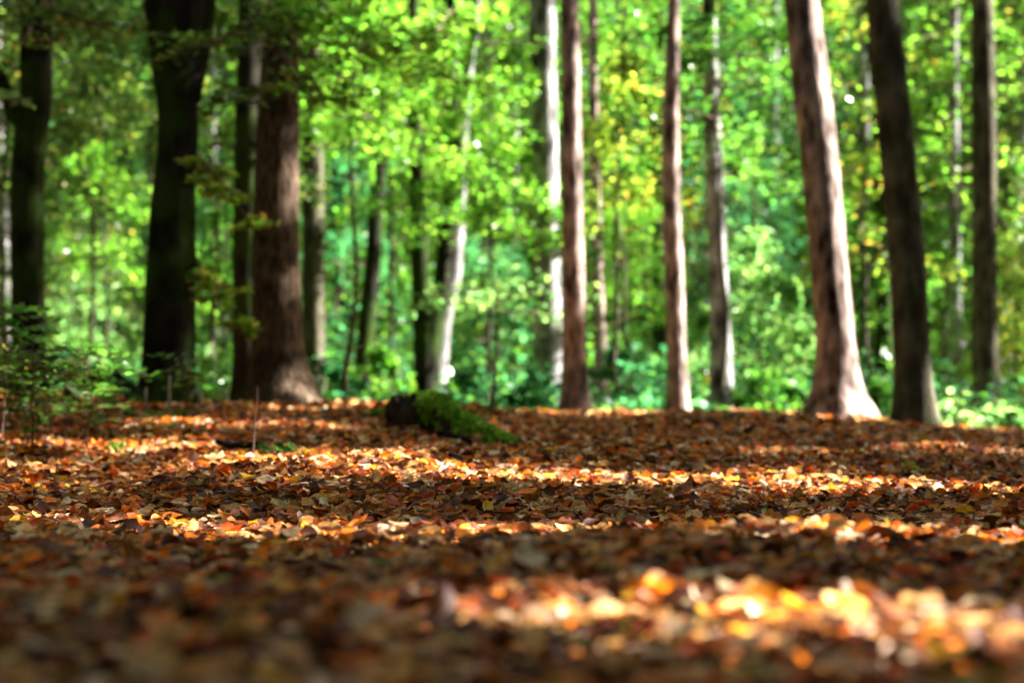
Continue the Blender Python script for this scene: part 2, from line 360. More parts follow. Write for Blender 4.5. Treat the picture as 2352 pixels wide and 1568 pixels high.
def big_tree(name, label, pts, Y, mat, lit=(), seed=1, flare=1.35, crown=(3.0, 3.2, 10.5, 1700), group=None, limbs=(), n=22, lump=.05, tone='green', cat='tree', top=13.0, litr=.13):
    """pts: (x, y, width) in photo pixels from top to bottom at distance Y"""
    g = np.random.default_rng(seed)
    pts = sorted(pts, key=lambda q: q[1])
    P = [at(q[0], q[1], Y) for q in pts]; R = [q[2] / 2 / F * Y for q in pts]
    dirn = (P[0] - P[1]) / (P[0][2] - P[1][2])
    base = P[-1].copy(); z0 = float(zg(base[0], base[1]))
    P2 = [P[0] + dirn * k + np.array([g.normal(0, .08), g.normal(0, .08), 0]) for k in (top - P[0][2], (top - P[0][2]) * .5)]
    path = P2[:1] + P2[1:] + P; rad = [R[0] * .35, R[0] * .7] + R
    if base[2] > z0 + .25:
        path.append(np.array([base[0], base[1], z0 + .12])); rad.append(R[-1] * 1.08)
        path.append(np.array([base[0], base[1], z0 - .15])); rad.append(R[-1] * flare)
    else:
        path.append(np.array([base[0], base[1], min(base[2], z0) - .2])); rad.append(R[-1] * 1.12)
    o = np.argsort([-p[2] for p in path]); path = np.array(path)[o]; rad = np.array(rad)[o]
    z = path[:, 2]; zz = np.concatenate([np.arange(z[-1], 4, .09), np.arange(4, z[0], .6)])
    px = np.interp(zz, z[::-1], path[::-1, 0]); py = np.interp(zz, z[::-1], path[::-1, 1]); rr = np.interp(zz, z[::-1], rad[::-1])
    ker = np.array([1, 2, 3, 2, 1]) / 9
    def sm(a): return np.convolve(np.pad(a, 2, mode='edge'), ker, 'valid')
    px, py, rr = sm(px), sm(py), sm(rr)
    rr = rr * (1 + .3 * np.exp(-np.clip(zz - z0, 0, 9) / .13))
    root = empty(name, (px[0], py[0], z0))
    V, Fs = tube(np.stack([px, py, zz], 1), rr, n, lump, g)
    mb = MB(); mb.add(V, Fs); mb.build('trunk', mat, root)
    for (x0, y0, w0, x1, y1, w1, dy) in limbs:
        a, bb = at(x0, y0, Y), at(x1, y1, Y + dy); mid = (a + bb) / 2 + np.array([0, 0, -.06])
        pth = smooth_path([a, mid, bb], 14); rl = np.linspace(w0, w1, 14) / 2 / F * Y
        V, Fs = tube(pth, rl, 10, .06, g); mb = MB(); mb.add(V, Fs); mb.build('limb', mat, root)
    for (ya, yb) in lit:                      # stretches of trunk the sun reaches
        for yy in np.arange(ya, yb + 1, 26):
            q = at(0, yy, Y); zq = q[2]
            gap(np.array([np.interp(zq, zz, px) + np.interp(zq, zz, rr) * .75, np.interp(zq, zz, py), zq]), litr * g.uniform(.8, 1.2))
    GLOG[root.name] = len(GAPS)
    TREES.append((root, np.array([px[-1], py[-1], crown[2]]), crown, tone, g))
    if label: tag(root, label, cat, group)
    return root
TREES = []

BT = 'tall beeches along the crest of the slope'
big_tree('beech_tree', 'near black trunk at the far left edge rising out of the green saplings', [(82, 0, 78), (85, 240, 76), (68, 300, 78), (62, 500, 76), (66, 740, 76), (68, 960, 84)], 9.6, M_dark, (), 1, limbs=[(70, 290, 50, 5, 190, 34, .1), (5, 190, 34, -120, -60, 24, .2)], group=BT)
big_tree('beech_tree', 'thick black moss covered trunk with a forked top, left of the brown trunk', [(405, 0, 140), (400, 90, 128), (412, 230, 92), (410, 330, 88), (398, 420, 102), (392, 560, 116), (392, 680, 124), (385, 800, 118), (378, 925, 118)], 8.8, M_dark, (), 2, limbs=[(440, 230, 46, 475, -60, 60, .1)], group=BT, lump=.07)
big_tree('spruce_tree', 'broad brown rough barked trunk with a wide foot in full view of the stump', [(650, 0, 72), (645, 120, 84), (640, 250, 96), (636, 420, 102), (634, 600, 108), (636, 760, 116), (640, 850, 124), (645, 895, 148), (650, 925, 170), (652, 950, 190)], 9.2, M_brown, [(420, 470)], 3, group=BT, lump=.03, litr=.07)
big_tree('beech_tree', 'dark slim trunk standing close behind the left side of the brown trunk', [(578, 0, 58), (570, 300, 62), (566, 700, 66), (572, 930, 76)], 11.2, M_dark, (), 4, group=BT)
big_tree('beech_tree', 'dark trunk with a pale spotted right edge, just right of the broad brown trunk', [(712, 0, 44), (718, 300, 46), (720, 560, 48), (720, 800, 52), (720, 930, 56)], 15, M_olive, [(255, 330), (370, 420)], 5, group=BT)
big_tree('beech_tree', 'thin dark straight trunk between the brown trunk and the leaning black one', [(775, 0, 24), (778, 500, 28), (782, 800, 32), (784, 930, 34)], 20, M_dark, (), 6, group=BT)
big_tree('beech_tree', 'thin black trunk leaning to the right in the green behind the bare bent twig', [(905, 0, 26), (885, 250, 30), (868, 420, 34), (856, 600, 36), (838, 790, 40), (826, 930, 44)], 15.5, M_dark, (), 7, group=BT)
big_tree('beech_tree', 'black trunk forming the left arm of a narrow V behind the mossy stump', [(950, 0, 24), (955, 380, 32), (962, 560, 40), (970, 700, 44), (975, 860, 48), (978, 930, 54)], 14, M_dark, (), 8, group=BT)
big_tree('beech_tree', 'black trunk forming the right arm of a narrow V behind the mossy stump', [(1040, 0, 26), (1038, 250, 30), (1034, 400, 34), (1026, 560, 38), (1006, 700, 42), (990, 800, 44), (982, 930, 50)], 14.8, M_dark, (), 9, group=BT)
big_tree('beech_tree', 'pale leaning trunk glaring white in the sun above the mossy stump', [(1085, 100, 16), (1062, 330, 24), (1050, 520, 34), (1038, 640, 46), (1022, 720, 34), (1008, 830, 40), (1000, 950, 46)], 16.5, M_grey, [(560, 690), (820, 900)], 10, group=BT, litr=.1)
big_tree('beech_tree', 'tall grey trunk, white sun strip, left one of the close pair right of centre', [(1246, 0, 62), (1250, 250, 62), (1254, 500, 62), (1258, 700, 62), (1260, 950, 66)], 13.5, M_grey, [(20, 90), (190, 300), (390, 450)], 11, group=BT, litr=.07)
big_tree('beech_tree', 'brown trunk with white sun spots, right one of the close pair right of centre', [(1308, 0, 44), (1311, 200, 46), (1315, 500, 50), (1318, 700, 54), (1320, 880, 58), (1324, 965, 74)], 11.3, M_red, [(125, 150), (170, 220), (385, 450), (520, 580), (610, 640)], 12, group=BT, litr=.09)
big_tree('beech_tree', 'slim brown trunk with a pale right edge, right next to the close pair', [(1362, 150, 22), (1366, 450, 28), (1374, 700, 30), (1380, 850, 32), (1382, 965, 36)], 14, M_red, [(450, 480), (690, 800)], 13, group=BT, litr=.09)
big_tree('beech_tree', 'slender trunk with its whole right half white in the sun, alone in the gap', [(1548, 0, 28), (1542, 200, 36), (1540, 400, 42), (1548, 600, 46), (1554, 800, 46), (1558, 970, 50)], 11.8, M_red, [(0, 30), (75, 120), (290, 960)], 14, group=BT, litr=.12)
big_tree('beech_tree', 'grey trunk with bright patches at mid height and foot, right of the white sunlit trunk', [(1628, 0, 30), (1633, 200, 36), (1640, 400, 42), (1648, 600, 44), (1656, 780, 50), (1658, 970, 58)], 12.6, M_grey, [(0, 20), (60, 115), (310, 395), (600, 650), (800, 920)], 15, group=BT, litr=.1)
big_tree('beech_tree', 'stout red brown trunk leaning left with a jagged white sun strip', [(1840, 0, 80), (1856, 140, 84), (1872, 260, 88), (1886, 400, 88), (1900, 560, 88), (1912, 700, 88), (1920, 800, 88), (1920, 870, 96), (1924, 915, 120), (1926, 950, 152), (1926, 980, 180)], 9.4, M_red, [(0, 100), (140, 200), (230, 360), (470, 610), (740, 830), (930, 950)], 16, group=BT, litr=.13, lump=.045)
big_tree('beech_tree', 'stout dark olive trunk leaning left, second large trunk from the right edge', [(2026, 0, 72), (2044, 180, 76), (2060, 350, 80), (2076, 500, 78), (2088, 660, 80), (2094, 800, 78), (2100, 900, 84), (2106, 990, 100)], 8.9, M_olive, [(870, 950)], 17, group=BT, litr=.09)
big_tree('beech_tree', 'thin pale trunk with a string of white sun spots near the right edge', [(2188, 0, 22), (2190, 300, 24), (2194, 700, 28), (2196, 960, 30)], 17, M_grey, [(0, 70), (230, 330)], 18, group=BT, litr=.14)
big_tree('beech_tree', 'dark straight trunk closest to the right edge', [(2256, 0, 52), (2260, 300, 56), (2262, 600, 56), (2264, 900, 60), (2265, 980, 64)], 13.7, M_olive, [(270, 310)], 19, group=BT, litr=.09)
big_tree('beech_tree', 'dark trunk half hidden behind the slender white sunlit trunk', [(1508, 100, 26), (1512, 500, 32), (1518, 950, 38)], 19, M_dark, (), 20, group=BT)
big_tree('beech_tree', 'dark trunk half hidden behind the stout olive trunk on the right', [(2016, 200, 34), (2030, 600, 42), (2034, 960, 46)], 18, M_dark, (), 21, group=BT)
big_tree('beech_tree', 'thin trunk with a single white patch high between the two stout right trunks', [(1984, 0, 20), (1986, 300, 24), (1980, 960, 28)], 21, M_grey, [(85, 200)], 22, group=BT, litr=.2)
# farther trunks, hardly more than shadows in the green
FT = 'dim far trunks in the green behind'
for i, (x, w, Y, lab, m) in enumerate([
    (215, 26, 27, 'dim far trunk in the green midway between the two black trunks at left', M_dark),
    (492, 22, 26, 'dim far trunk in the gap between the forked mossy trunk and the brown trunk', M_grey),
    (1120, 20, 30, 'dim far trunk right of the white glaring one above the stump', M_grey),
    (1178, 16, 28, 'thin pale far trunk just left of the close pair', M_grey),
    (1200, 24, 33, 'dim far trunk touching the left edge of the close pair', M_dark),
    (1440, 22, 29, 'dim far trunk midway between the close pair and the white sunlit trunk', M_dark),
    (1700, 26, 27, 'dim far trunk right of the grey trunk with the bright foot', M_dark),
    (1775, 20, 33, 'thin far trunk left of the stout leaning red brown trunk', M_grey),
    (2330, 24, 24, 'dim far trunk at the very right edge', M_grey),
    (2150, 20, 30, 'dim far trunk just right of the stout olive trunk', M_dark),
    (640 + 170, 20, 32, 'dim far trunk behind the thin dark straight one right of the brown trunk', M_grey),
    (905, 24, 35, 'dim far trunk between the leaning thin black trunk and the V', M_dark),
    (8, 22, 22, 'dim far trunk on the very left edge', M_grey),
    (290, 16, 34, 'thin far trunk just left of the forked mossy trunk', M_dark)]):
    g = np.random.default_rng(100 + i); ln = g.normal(0, 14)
    big_tree('beech_tree', lab, [(x + ln, 0, w * .8), (x, 500, w), (x - ln * .5, 940, w * 1.15)], Y, m, [(150, 200)] if i in (3, 8) else (), 200 + i, group=FT, n=12, crown=(3.4, 4, 12, 1500))

def leafy_branch(root, pts, Y, rad, N, tone, size, seed, lab=None, mat=None):
    g = np.random.default_rng(seed)
    P = smooth_path([at(x, y, Y + dy) for (x, y, dy) in pts], 16)
    mb = MB(); mb.add(*tube(P, np.linspace(.014, .004, 16), 6))
    Q = []
    for k in range(18):
        t = g.uniform(.05, 1); o = np.array([np.interp(t, np.linspace(0, 1, 16), P[:, c]) for c in range(3)])
        a = g.uniform(0, 6.28); L = rad * g.uniform(.5, 1.1); dr = np.array([math.cos(a), math.sin(a), g.uniform(-.35, .1)])
        tt = np.linspace(0, 1, 5)[:, None]; mb.add(*tube(o + dr * L * tt, np.linspace(.005, .002, 5), 4))
        u = g.uniform(.1, 1.05, (N // 18, 1)); Q.append(o + dr * L * u + g.normal(0, 1, (N // 18, 3)) * np.array([.07, .07, .03]) * rad * 2)
    Q = np.concatenate(Q); Q = Q[keep(Q, size * .4) | (g.random(len(Q)) < .5)]
    b = mb.build('branch', M_twig, root)
    V, Fh, C = simple_leaves(Q, g.uniform(.7, 1.2, len(Q)) * size, pick(*TONE[tone], len(Q), g, .3), .6, HEX, g)
    o = mesh_obj('leaves', V - np.array(root.location), Fh, M_green, None, C); o.parent = b
TR = [t[0] for t in TREES]
for q_ in ((545, 480, 8.2, .05), (510, 430, 8.2, .03), (520, 690, 8.1, .03), (70, 115, 8.2, .05), (1140, 290, 9.5, .1)): gap(at(*q_[:3]), q_[3])
leafy_branch(TR[2], [(655, 190, .5), (600, 205, -.5), (540, 215, -.9), (470, 225, -1)], 9.2, .16, 240, 'olive', .06, 1)
leafy_branch(TR[1], [(455, 360, 0), (490, 400, -.3), (535, 455, -.4), (580, 520, -.5)], 8.8, .13, 520, 'yellow', .06, 2)
leafy_branch(TR[1], [(450, 600, 0), (490, 650, -.3), (530, 700, -.4), (560, 770, -.5)], 8.8, .14, 560, 'yellow', .055, 3)
leafy_branch(TR[2], [(650, -40, 0), (600, 20, -.5), (540, 70, -.8), (480, 110, -1)], 9.2, .3, 330, 'olive', .055, 4)
leafy_branch(TR[2], [(650, -20, 0), (640, 60, -.6), (650, 130, -.8), (690, 200, -1)], 9.2, .22, 160, 'olive', .055, 5)
leafy_branch(TR[0], [(80, -20, 0), (120, 20, -.5), (200, 50, -.9), (290, 60, -1.2)], 9.6, .35, 500, 'olive', .06, 6)
leafy_branch(TR[0], [(75, 60, 0), (60, 90, -.6), (70, 110, -.9), (110, 90, -1)], 9.6, .1, 26, 'yellow', .06, 7)
leafy_branch(TR[0], [(30, 240, 0), (10, 215, -.4), (30, 220, -.6), (75, 240, -.8)], 9.6, .09, 40, 'pale', .055, 8)
leafy_branch(TR[2], [(680, -60, 0), (760, 30, -.4), (850, 90, -.6), (960, 120, -.6)], 9.2, .4, 800, 'lime', .06, 9)
leafy_branch(TR[2], [(680, 100, 0), (720, 190, -.3), (760, 230, -.5), (800, 200, -.6)], 9.2, .22, 240, 'lime', .06, 10)
leafy_branch(TR[9], [(1060, 0, 0), (1010, 60, -4), (1000, 120, -5), (1030, 190, -5.5)], 15, .35, 500, 'lime', .065, 11)

# ---------------------------------------------------------------- unseen canopy trees, added to shade the scene
g = np.random.default_rng(77)
OFF = []
GA = np.array(GAPS); GD = GA[:, 2] * math.cos(SUN_EL) + GA[:, 1] * (e2[0] * math.cos(SUN_PHI) + e2[1] * math.sin(SUN_PHI))
for gx in np.arange(-16, 33, 4.6):
    for gy in np.arange(-24, 50, 4.8):
        best = None
        for q in range(60):               # a trunk may not stand in the way of a sun gap
            x, y = gx + g.uniform(-2.1, 2.1), gy + g.uniform(-2.1, 2.1)
            ta = x * e1[0] + y * e1[1]; d = x * math.cos(SUN_PHI) + y * math.sin(SUN_PHI)
            cost = int(np.sum((np.abs(ta - GA[:, 0]) < GA[:, 3] * .6 + .27) & (d > GD) & (d - GD < 16.5)))
            if best is None or cost < best[0]: best = (cost, x, y)
        c_, x, y = best
        if c_ > 5: continue
        inview = y > .5 and abs(x) < y * .31 + 1.3
        if inview or (y < .5 and abs(x) < 2.5 and y > -2): continue
        if y > 16 and g.random() < .45 and -14 < x < 26: continue
        if y > 30 and abs(x) > 22: continue
        OFF.append((x, y))
for i, (x, y) in enumerate(OFF):
    z0 = float(zg(x, y)); g2 = np.random.default_rng(500 + i)
    root = empty('beech_tree', (x, y, z0))
    r = g2.uniform(.13, .24)
    zz = np.linspace(z0 - .2, 13, 16); P = np.stack([x + np.cumsum(g2.normal(0, .025, 16)), y + np.cumsum(g2.normal(0, .025, 16)), zz], 1)
    V, Fs = tube(P, r * np.linspace(1.15, .35, 16), 12, .05, g2); mb = MB(); mb.add(V, Fs); mb.build('trunk', M_grey, root)
    tag(root, 'unseen tall beech added out of view so that its crown shades the clearing', 'tree', 'unseen beeches added to shade the clearing')
    near = 3 < x < 26 and -4 < y < 13  # crowns on the sun side packed denser to keep the ground shaded
    TREES.append((root, np.array([x, y, g2.uniform(9.5, 11.5)]), (3.3, 3.4, 10.5, (22000 if 1 < y < 11 else 13000) if near else (5200 if y < 14 else 4400)), 'green', g2))
for root, c, cr_, tone, g2 in TREES:
    rad, zr, zc, N = cr_
    canopy_crown(root, c, rad, zr, N, 'amber', .21 if N > 5000 else .27, g2)  # amber leaves chosen to warm the light under the crowns

# ---------------------------------------------------------------- understory
def layered_tree(name, label, xd, Y, ylow, yhigh, rad, N, tone, size=.085, seed=1, group=None, tilt=.55, cat='tree', tmpl=HEX, stem=.022, trans_mat=None, flat=.10, xoff=0):
    """young beech: layered near-horizontal sprays between photo heights ylow (bottom) and yhigh (top)"""
    g = np.random.default_rng(seed)
    b0 = at(xd, HORIZ, Y); x, y = b0[0], b0[1]; z0 = float(zg(x, y))
    zl = at(xd, ylow, Y)[2]; zh = at(xd, yhigh, Y)[2]
    root = empty(name, (x, y, z0))
    m = 12; zz = np.linspace(z0 - .1, zh, m); wob = np.cumsum(g.normal(0, .05, (m, 2)), 0) * (zh - z0) / 6
    tp = np.stack([x + wob[:, 0], y + wob[:, 1], zz], 1)
    tb = MB(); tb.add(*tube(tp, np.linspace(stem, stem * .2, m), 7)); tb.build('trunk', M_olive, root)
    nb = max(8, int((zh - zl) * 9 * max(.6, rad))); bb = MB(); P = []
    per = max(4, N // nb)
    for i in range(nb):
        f = (i + g.uniform(0, 1)) / nb; zb = zl + (zh - zl) * f
        a = i * 2.4 + g.uniform(-.5, .5); L = rad * (1.0 - .45 * f) * g.uniform(.55, 1.15)
        o = np.array([np.interp(zb, zz, tp[:, 0]), np.interp(zb, zz, tp[:, 1]), zb])
        dr = np.array([math.cos(a), math.sin(a), 0]); up = g.uniform(-.1, .35)
        t = np.linspace(0, 1, 6)[:, None]
        pth = o + dr * L * t + np.array([0, 0, 1]) * (up * L * t - .3 * L * t * t)
        bb.add(*tube(pth, np.linspace(stem * .4, stem * .08, 6), 4, cap=False))
        tt = g.uniform(.12, 1.08, per)[:, None]
        side = np.array([-dr[1], dr[0], 0]); w = L * .42 * np.sin(np.pi * np.clip(tt, 0, 1) ** .7 * .95 + .1)
        nclump = max(2, per // 14); cl = g.uniform(-1, 1, nclump)[g.integers(0, nclump, per)][:, None] + g.normal(0, .12, (per, 1))
        q = o + dr * L * tt + side * w * cl + np.array([0, 0, 1]) * (up * L * tt - .3 * L * tt * tt + g.normal(0, flat, (per, 1)) * .6)
        P.append(q)
    bb.build('branches', M_twig, root)
    P = np.concatenate(P)
    P = P[keep(P, size * .4) | (g.random(len(P)) < .12)]
    V, Fh, C = simple_leaves(P, g.uniform(.65, 1.2, len(P)) * size, pick(*TONE[tone], len(P), g, .3), tilt, tmpl, g)
    mesh_obj('crown', V, Fh, trans_mat or M_green, root, C)
    tag(root, label, cat, group)
    return root
UG = 'young beeches with layered leaves behind the crest'
U = [
 # x, Y, ylow, yhigh, rad, N, tone, size, label
 (20, 12.5, 640, -80, 1.3, 2600, 'olive', .085, 'dark olive young beech filling the upper left corner'),
 (230, 13.5, 330, -120, 1.5, 3600, 'olive', .085, 'olive young beech whose leaves hang between the two black trunks at the top'),
 (235, 16, 640, 330, 1.0, 2600, 'lime', .085, 'bright lime leaves glowing left of the forked mossy trunk'),
 (180, 17, 900, 560, 1.2, 3000, 'pale', .085, 'pale sunlit young beech low between the two black trunks at left'),
 (500, 12.4, 420, -100, 1.0, 3000, 'olive', .08, 'olive leafed young beech around the top of the brown trunk'),
 (500, 14, 900, 420, .9, 2600, 'green', .08, 'green young beech in the gap left of the brown trunk'),
 (800, 12.2, 330, -120, 1.1, 3800, 'lime', .08, 'yellow green crown hanging right of the top of the brown trunk'),
 (790, 17, 900, 330, 1.1, 3000, 'hazy_teal', .09, 'blue green young beech right of the foot of the brown trunk'),
 (900, 14.5, 480, -60, 1.1, 3600, 'lime', .085, 'light green young beech above the leaning thin black trunk'),
 (930, 19, 920, 480, 1.3, 3000, 'green', .10, 'mid green young beech low behind the V of black trunks'),
 (1110, 13.2, 560, 20, 1.0, 3400, 'lime', .085, 'bright yellow green young beech left of the close pair'),
 (1110, 18, 930, 560, 1.2, 2600, 'hazy_teal', .09, 'blue green young beech under the white glaring trunk'),
 (1130, 12, 720, 640, 1.1, 500, 'pale', .085, 'low level spray of pale leaves crossing at knee height right of the V'),
 (1430, 12.8, 480, 130, .75, 2200, 'yellow', .09, 'bright yellow leaved young beech right of the close pair'),
 (1440, 14.5, 170, -160, 1.2, 3200, 'green', .09, 'deep green crown hanging over the gap right of the close pair'),
 (1450, 18, 930, 480, 1.1, 3400, 'lime', .09, 'lime green young beech at mid height in the gap right of the close pair'),
 (1700, 12.5, 420, -120, 1.0, 4200, 'green', .085, 'dense deep green crown hanging left of the stout red brown trunk'),
 (1740, 13.6, 860, 560, .95, 3800, 'pale', .085, 'pale green sunlit bush left of the stout red brown trunk'),
 (1720, 19, 930, 380, 1.5, 3400, 'hazy_teal', .10, 'blue green young beech behind the pale green bush'),
 (1990, 14.5, 620, -80, .9, 2600, 'yellow', .085, 'yellow green young beech between the two stout right trunks'),
 (1990, 20, 960, 540, 1.3, 2600, 'green', .10, 'green young beech low between the two stout right trunks'),
 (2190, 14.6, 520, -120, .9, 3200, 'lime', .085, 'speckled light green young beech right of the olive trunk'),
 (2190, 17, 960, 480, 1.1, 2800, 'green', .09, 'green young beech low right of the olive trunk'),
 (2360, 14.8, 700, -120, .8, 2600, 'olive', .085, 'olive young beech at the upper right edge'),
 (2330, 15.5, 900, 560, .9, 2200, 'yellow', .085, 'olive yellow young beech low at the right edge'),
]
for i, (x, Y, yl, yh, rad, N, tone, size, lab) in enumerate(U):
    layered_tree('young_beech', lab, x, Y, yl, yh, rad, int(N * 1.5), tone, size * .72, 300 + i, UG)
# unseen young beeches, added behind and beside the camera to block sky light
proto = None
for i, (x, y) in enumerate([(-2, -4.5), (2.4, -5), (0, -8), (-5, -3), (5.5, -3.5), (-4.5, -9), (4.5, -9), (-8, -6), (8, -7), (-7, 0), (-7.5, 4), (-1.5, -13), (3, -14), (-7, -13), (8, -13), (-11, -2), (-11, 6), (-8.5, 8.5), (11, -3), (-8, 12.5), (-9.5, 17), (0, -17), (-6, -18), (7, -18), (13, -8), (-12, -9), (-12, 11)]):
    g = np.random.default_rng(1200 + i)
    if proto is None:
        proto = layered_tree('young_beech', 'unseen leafy young beech added out of view to block sky light', W / 2, 10, 930, -1900, 2.9, 15000, 'amber', .2, 1200, 'young beeches added out of view', tmpl=QUAD, flat=.3, tilt=.8)
        o = proto
    else:
        o = proto.copy(); COL.objects.link(o)
        for ch in proto.children:
            c2 = ch.copy(); c2.parent = o; COL.objects.link(c2)
    o.location = (x, y, float(zg(x, y))); o.rotation_euler.z = g.uniform(0, 6.28)
# second and third rows
far_lab = ['left edge', 'left of the forked mossy trunk', 'right of the forked mossy trunk', 'behind the brown trunk', 'right of the brown trunk',
           'behind the V of black trunks', 'left of the close pair', 'behind the close pair', 'right of the close pair', 'behind the white sunlit trunk',
           'left of the stout red brown trunk', 'between the stout right trunks', 'right of the olive trunk', 'right edge']
tones2 = ['olive', 'green', 'hazy_teal', 'green', 'lime', 'lime', 'lime', 'green', 'yellow', 'hazy_teal', 'green', 'green', 'lime', 'olive']
for i in range(14):
    g = np.random.default_rng(900 + i); x = 20 + i * 180
    layered_tree('young_beech', 'farther young beech in the second row, ' + far_lab[i], x + g.uniform(-40, 40), g.uniform(20, 27), 960, -220, 2.3, 9000, tones2[i], .10, 900 + i, 'young beeches of the second row', flat=.25, tmpl=QUAD, tilt=.7)
for i in range(12):
    g = np.random.default_rng(950 + i); x = -10 + i * 215
    layered_tree('forest_tree', 'far leafy tree of the third row, ' + ['at the left edge', 'behind the left black trunks', 'behind the forked mossy trunk', 'behind the brown trunk', 'above the bent bare twig', 'above the mossy stump', 'behind the close pair', 'in the gap right of the close pair', 'behind the grey trunk', 'behind the stout red brown trunk', 'behind the olive trunk', 'at the right edge'][i],
                 x + g.uniform(-50, 50), g.uniform(30, 40), 980, -260, 4.2, 13000, ['hazy_teal', 'green', 'lime'][i % 3], .18, 950 + i, 'far leafy trees of the third row', flat=.5, tmpl=QUAD, tilt=.8, stem=.12)
# far-off wood that closes the view
g = np.random.default_rng(41); N = 210000
ang = np.concatenate([g.uniform(-.75, .75, 40000), g.uniform(.75, 2 * math.pi - .75, N - 40000)]); dd = g.uniform(48, 62, N)  # sides and rear are out of view, a ring added to block sky light
P = np.stack([np.sin(ang) * dd, np.cos(ang) * dd, -2 + g.uniform(0, 1, N) ** .9 * 24], 1)
V, Fh, C = simple_leaves(P, g.uniform(.6, 1.1, N), pick(*TONE['hazy_teal'], N, g, .3), .9, QUAD, g)
tag(mesh_obj('far_wood', V, Fh, M_green, None, C), 'far off green wood closing the view behind all trees, with an added unseen ring blocking sky light', 'wood', kind='stuff')

# low undergrowth behind the crest
g = np.random.default_rng(43); N = 26000
yy = 11.8 + 22 * g.uniform(0, 1, N) ** 1.6; xx = g.uniform(-.42, .42, N) * yy
cl = np.sin(xx * 1.9 + 1.3 * np.sin(yy)) * .5 + np.sin(yy * 1.3 + xx * .7) * .5
hh = (.22 + .35 * np.clip(cl + .5, 0, 1.3)) * np.clip((yy - 11.2) / 3, .2, 1.4)
P = np.stack([xx, yy, zg(xx, yy) + hh * g.uniform(0, 1, N) ** .6], 1)
V, Fh, C = simple_leaves(P, g.uniform(.05, .11, N), pick(TONE['hazy_teal'][0] + TONE['lime'][0][:2], [3, 3, 3, 2, 1, 1], N, g, .3), .7, HEX, g)
tag(mesh_obj('undergrowth', V, Fh, M_green, None, C), 'low green undergrowth carpeting the ground beyond the leafy crest', 'undergrowth', kind='stuff')
SB = [(760, 13, 940, 830, .5, 900, 'hazy_teal', 'low green bush beside the right foot of the brown trunk'),
      (870, 13.5, 950, 800, .55, 1100, 'lime', 'low light green bush left above the mossy stump'),
      (1090, 13, 960, 860, .6, 1100, 'hazy_teal', 'low blue green bush right above the mossy stump'),
      (1240, 12.4, 960, 850, .5, 1000, 'hazy_teal', 'low bush covering the foot of the grey trunk of the close pair'),
      (1450, 13, 960, 800, .6, 1400, 'hazy_teal', 'low blue green bush in the gap right of the close pair'),
      (1770, 12.4, 975, 850, .6, 1300, 'green', 'low green bush at the left foot of the stout red brown trunk'),
      (2020, 12.6, 985, 880, .35, 700, 'green', 'low bush between the feet of the two stout right trunks'),
      (2200, 10.6, 1000, 915, .28, 700, 'pale', 'bright sunlit low bush right of the foot of the olive trunk'),
      (2310, 10.9, 1010, 930, .28, 700, 'pale', 'bright sunlit low bush at the right edge of the crest'),
      (460, 12, 945, 780, .5, 800, 'pale', 'pale sunlit bush between the forked mossy trunk and the brown trunk')]
for i, (x, Y, yl, yh, rad, N, tone, lab) in enumerate(SB):
    layered_tree('bush', lab, x, Y, yl, yh, rad, N, tone, .07, 600 + i, 'low bushes behind the crest', cat='bush', stem=.012, flat=.06)
    
# ---------------------------------------------------------------- ground and leaf litter
def axis(a, b, fine, coarse, lim):
    o = list(np.arange(a, b, fine)); s = fine; v = b
    while v < lim: o.append(v); s = min(s * 1.18, coarse); v += s
    o.append(lim); return o
ys = np.array(sorted(set([-400, -200, -100, -50, -25, -12, -6, -3, -1.5, -.7] + axis(0, 14, .09, 30, 500))))
xp = axis(0, 5, .09, 30, 400); xs = np.array(sorted(set([-v for v in xp] + xp)))
X, Yg = np.meshgrid(xs, ys); nX, nY = len(xs), len(ys)
V = np.stack([X.ravel(), Yg.ravel(), zg(X.ravel(), Yg.ravel())], 1)
i = np.arange(nY - 1)[:, None] * nX; j = np.arange(nX - 1)[None]
Fq = np.stack([i + j, i + j + 1, i + nX + j + 1, i + nX + j], -1).reshape(-1, 4)
tag(mesh_obj('ground', V, Fq, M_soil), kind='structure')

def litter_points(y0, y1, dens, marg, g):
    area = (y1 * (.33 * y1 + marg) + y0 * (.33 * y0 + marg)) # overestimate of strip half widths
    N = int((y1 - y0) * 2 * (.33 * (y0 + y1) / 2 + marg) * dens)
    y = g.uniform(y0, y1, N * 2); x = g.uniform(-1, 1, N * 2) * (.33 * y1 + marg)
    m = np.abs(x) < .33 * y + marg; x, y = x[m][:N], y[m][:N]
    return x, y
Vs, Fs_, Cs, Us, off = [], [], [], [], 0
STX = np.linspace(893, 1187, 12); STY = np.array([ground_hit(q, np.interp(q, [893, 950, 1000, 1040, 1090, 1140, 1187], [984, 1000, 1002, 1008, 1024, 1034, 1036]))[1] for q in STX])
for (y0, y1, dens, marg, nu, nv, sz) in ((.35, 2.2, 2900, .5, 7, 5, .039), (2.2, 7.2, 2300, .7, 7, 5, .044), (7.2, 12.5, 1100, .9, 5, 3, .058), (12.5, 30, 40, 3, 5, 3, .08)):
    g = np.random.default_rng(int(y0 * 10)); x, y = litter_points(y0, y1, dens, marg, g)
    u_ = x / y * F + W / 2; yb = np.interp(u_, STX, STY); m_ = (u_ > 900) & (u_ < 1180) & (y > yb + .01) & (y < yb + .22)
    x, y = x[~m_], y[~m_]; N = len(x)
    P = np.stack([x, y, zg(x, y) + .004 + g.uniform(0, 1, N) ** 1.5 * .032], 1)
    v, f, c, u = scatter_leaves(P, g.uniform(.6, 1.25, N) * sz, pick(LIT, LITW, N, g, .28), nu, nv, .36, .34, g=g)
    Vs.append(v); Fs_.append(f + off); Cs.append(c); Us.append(u); off += len(v)
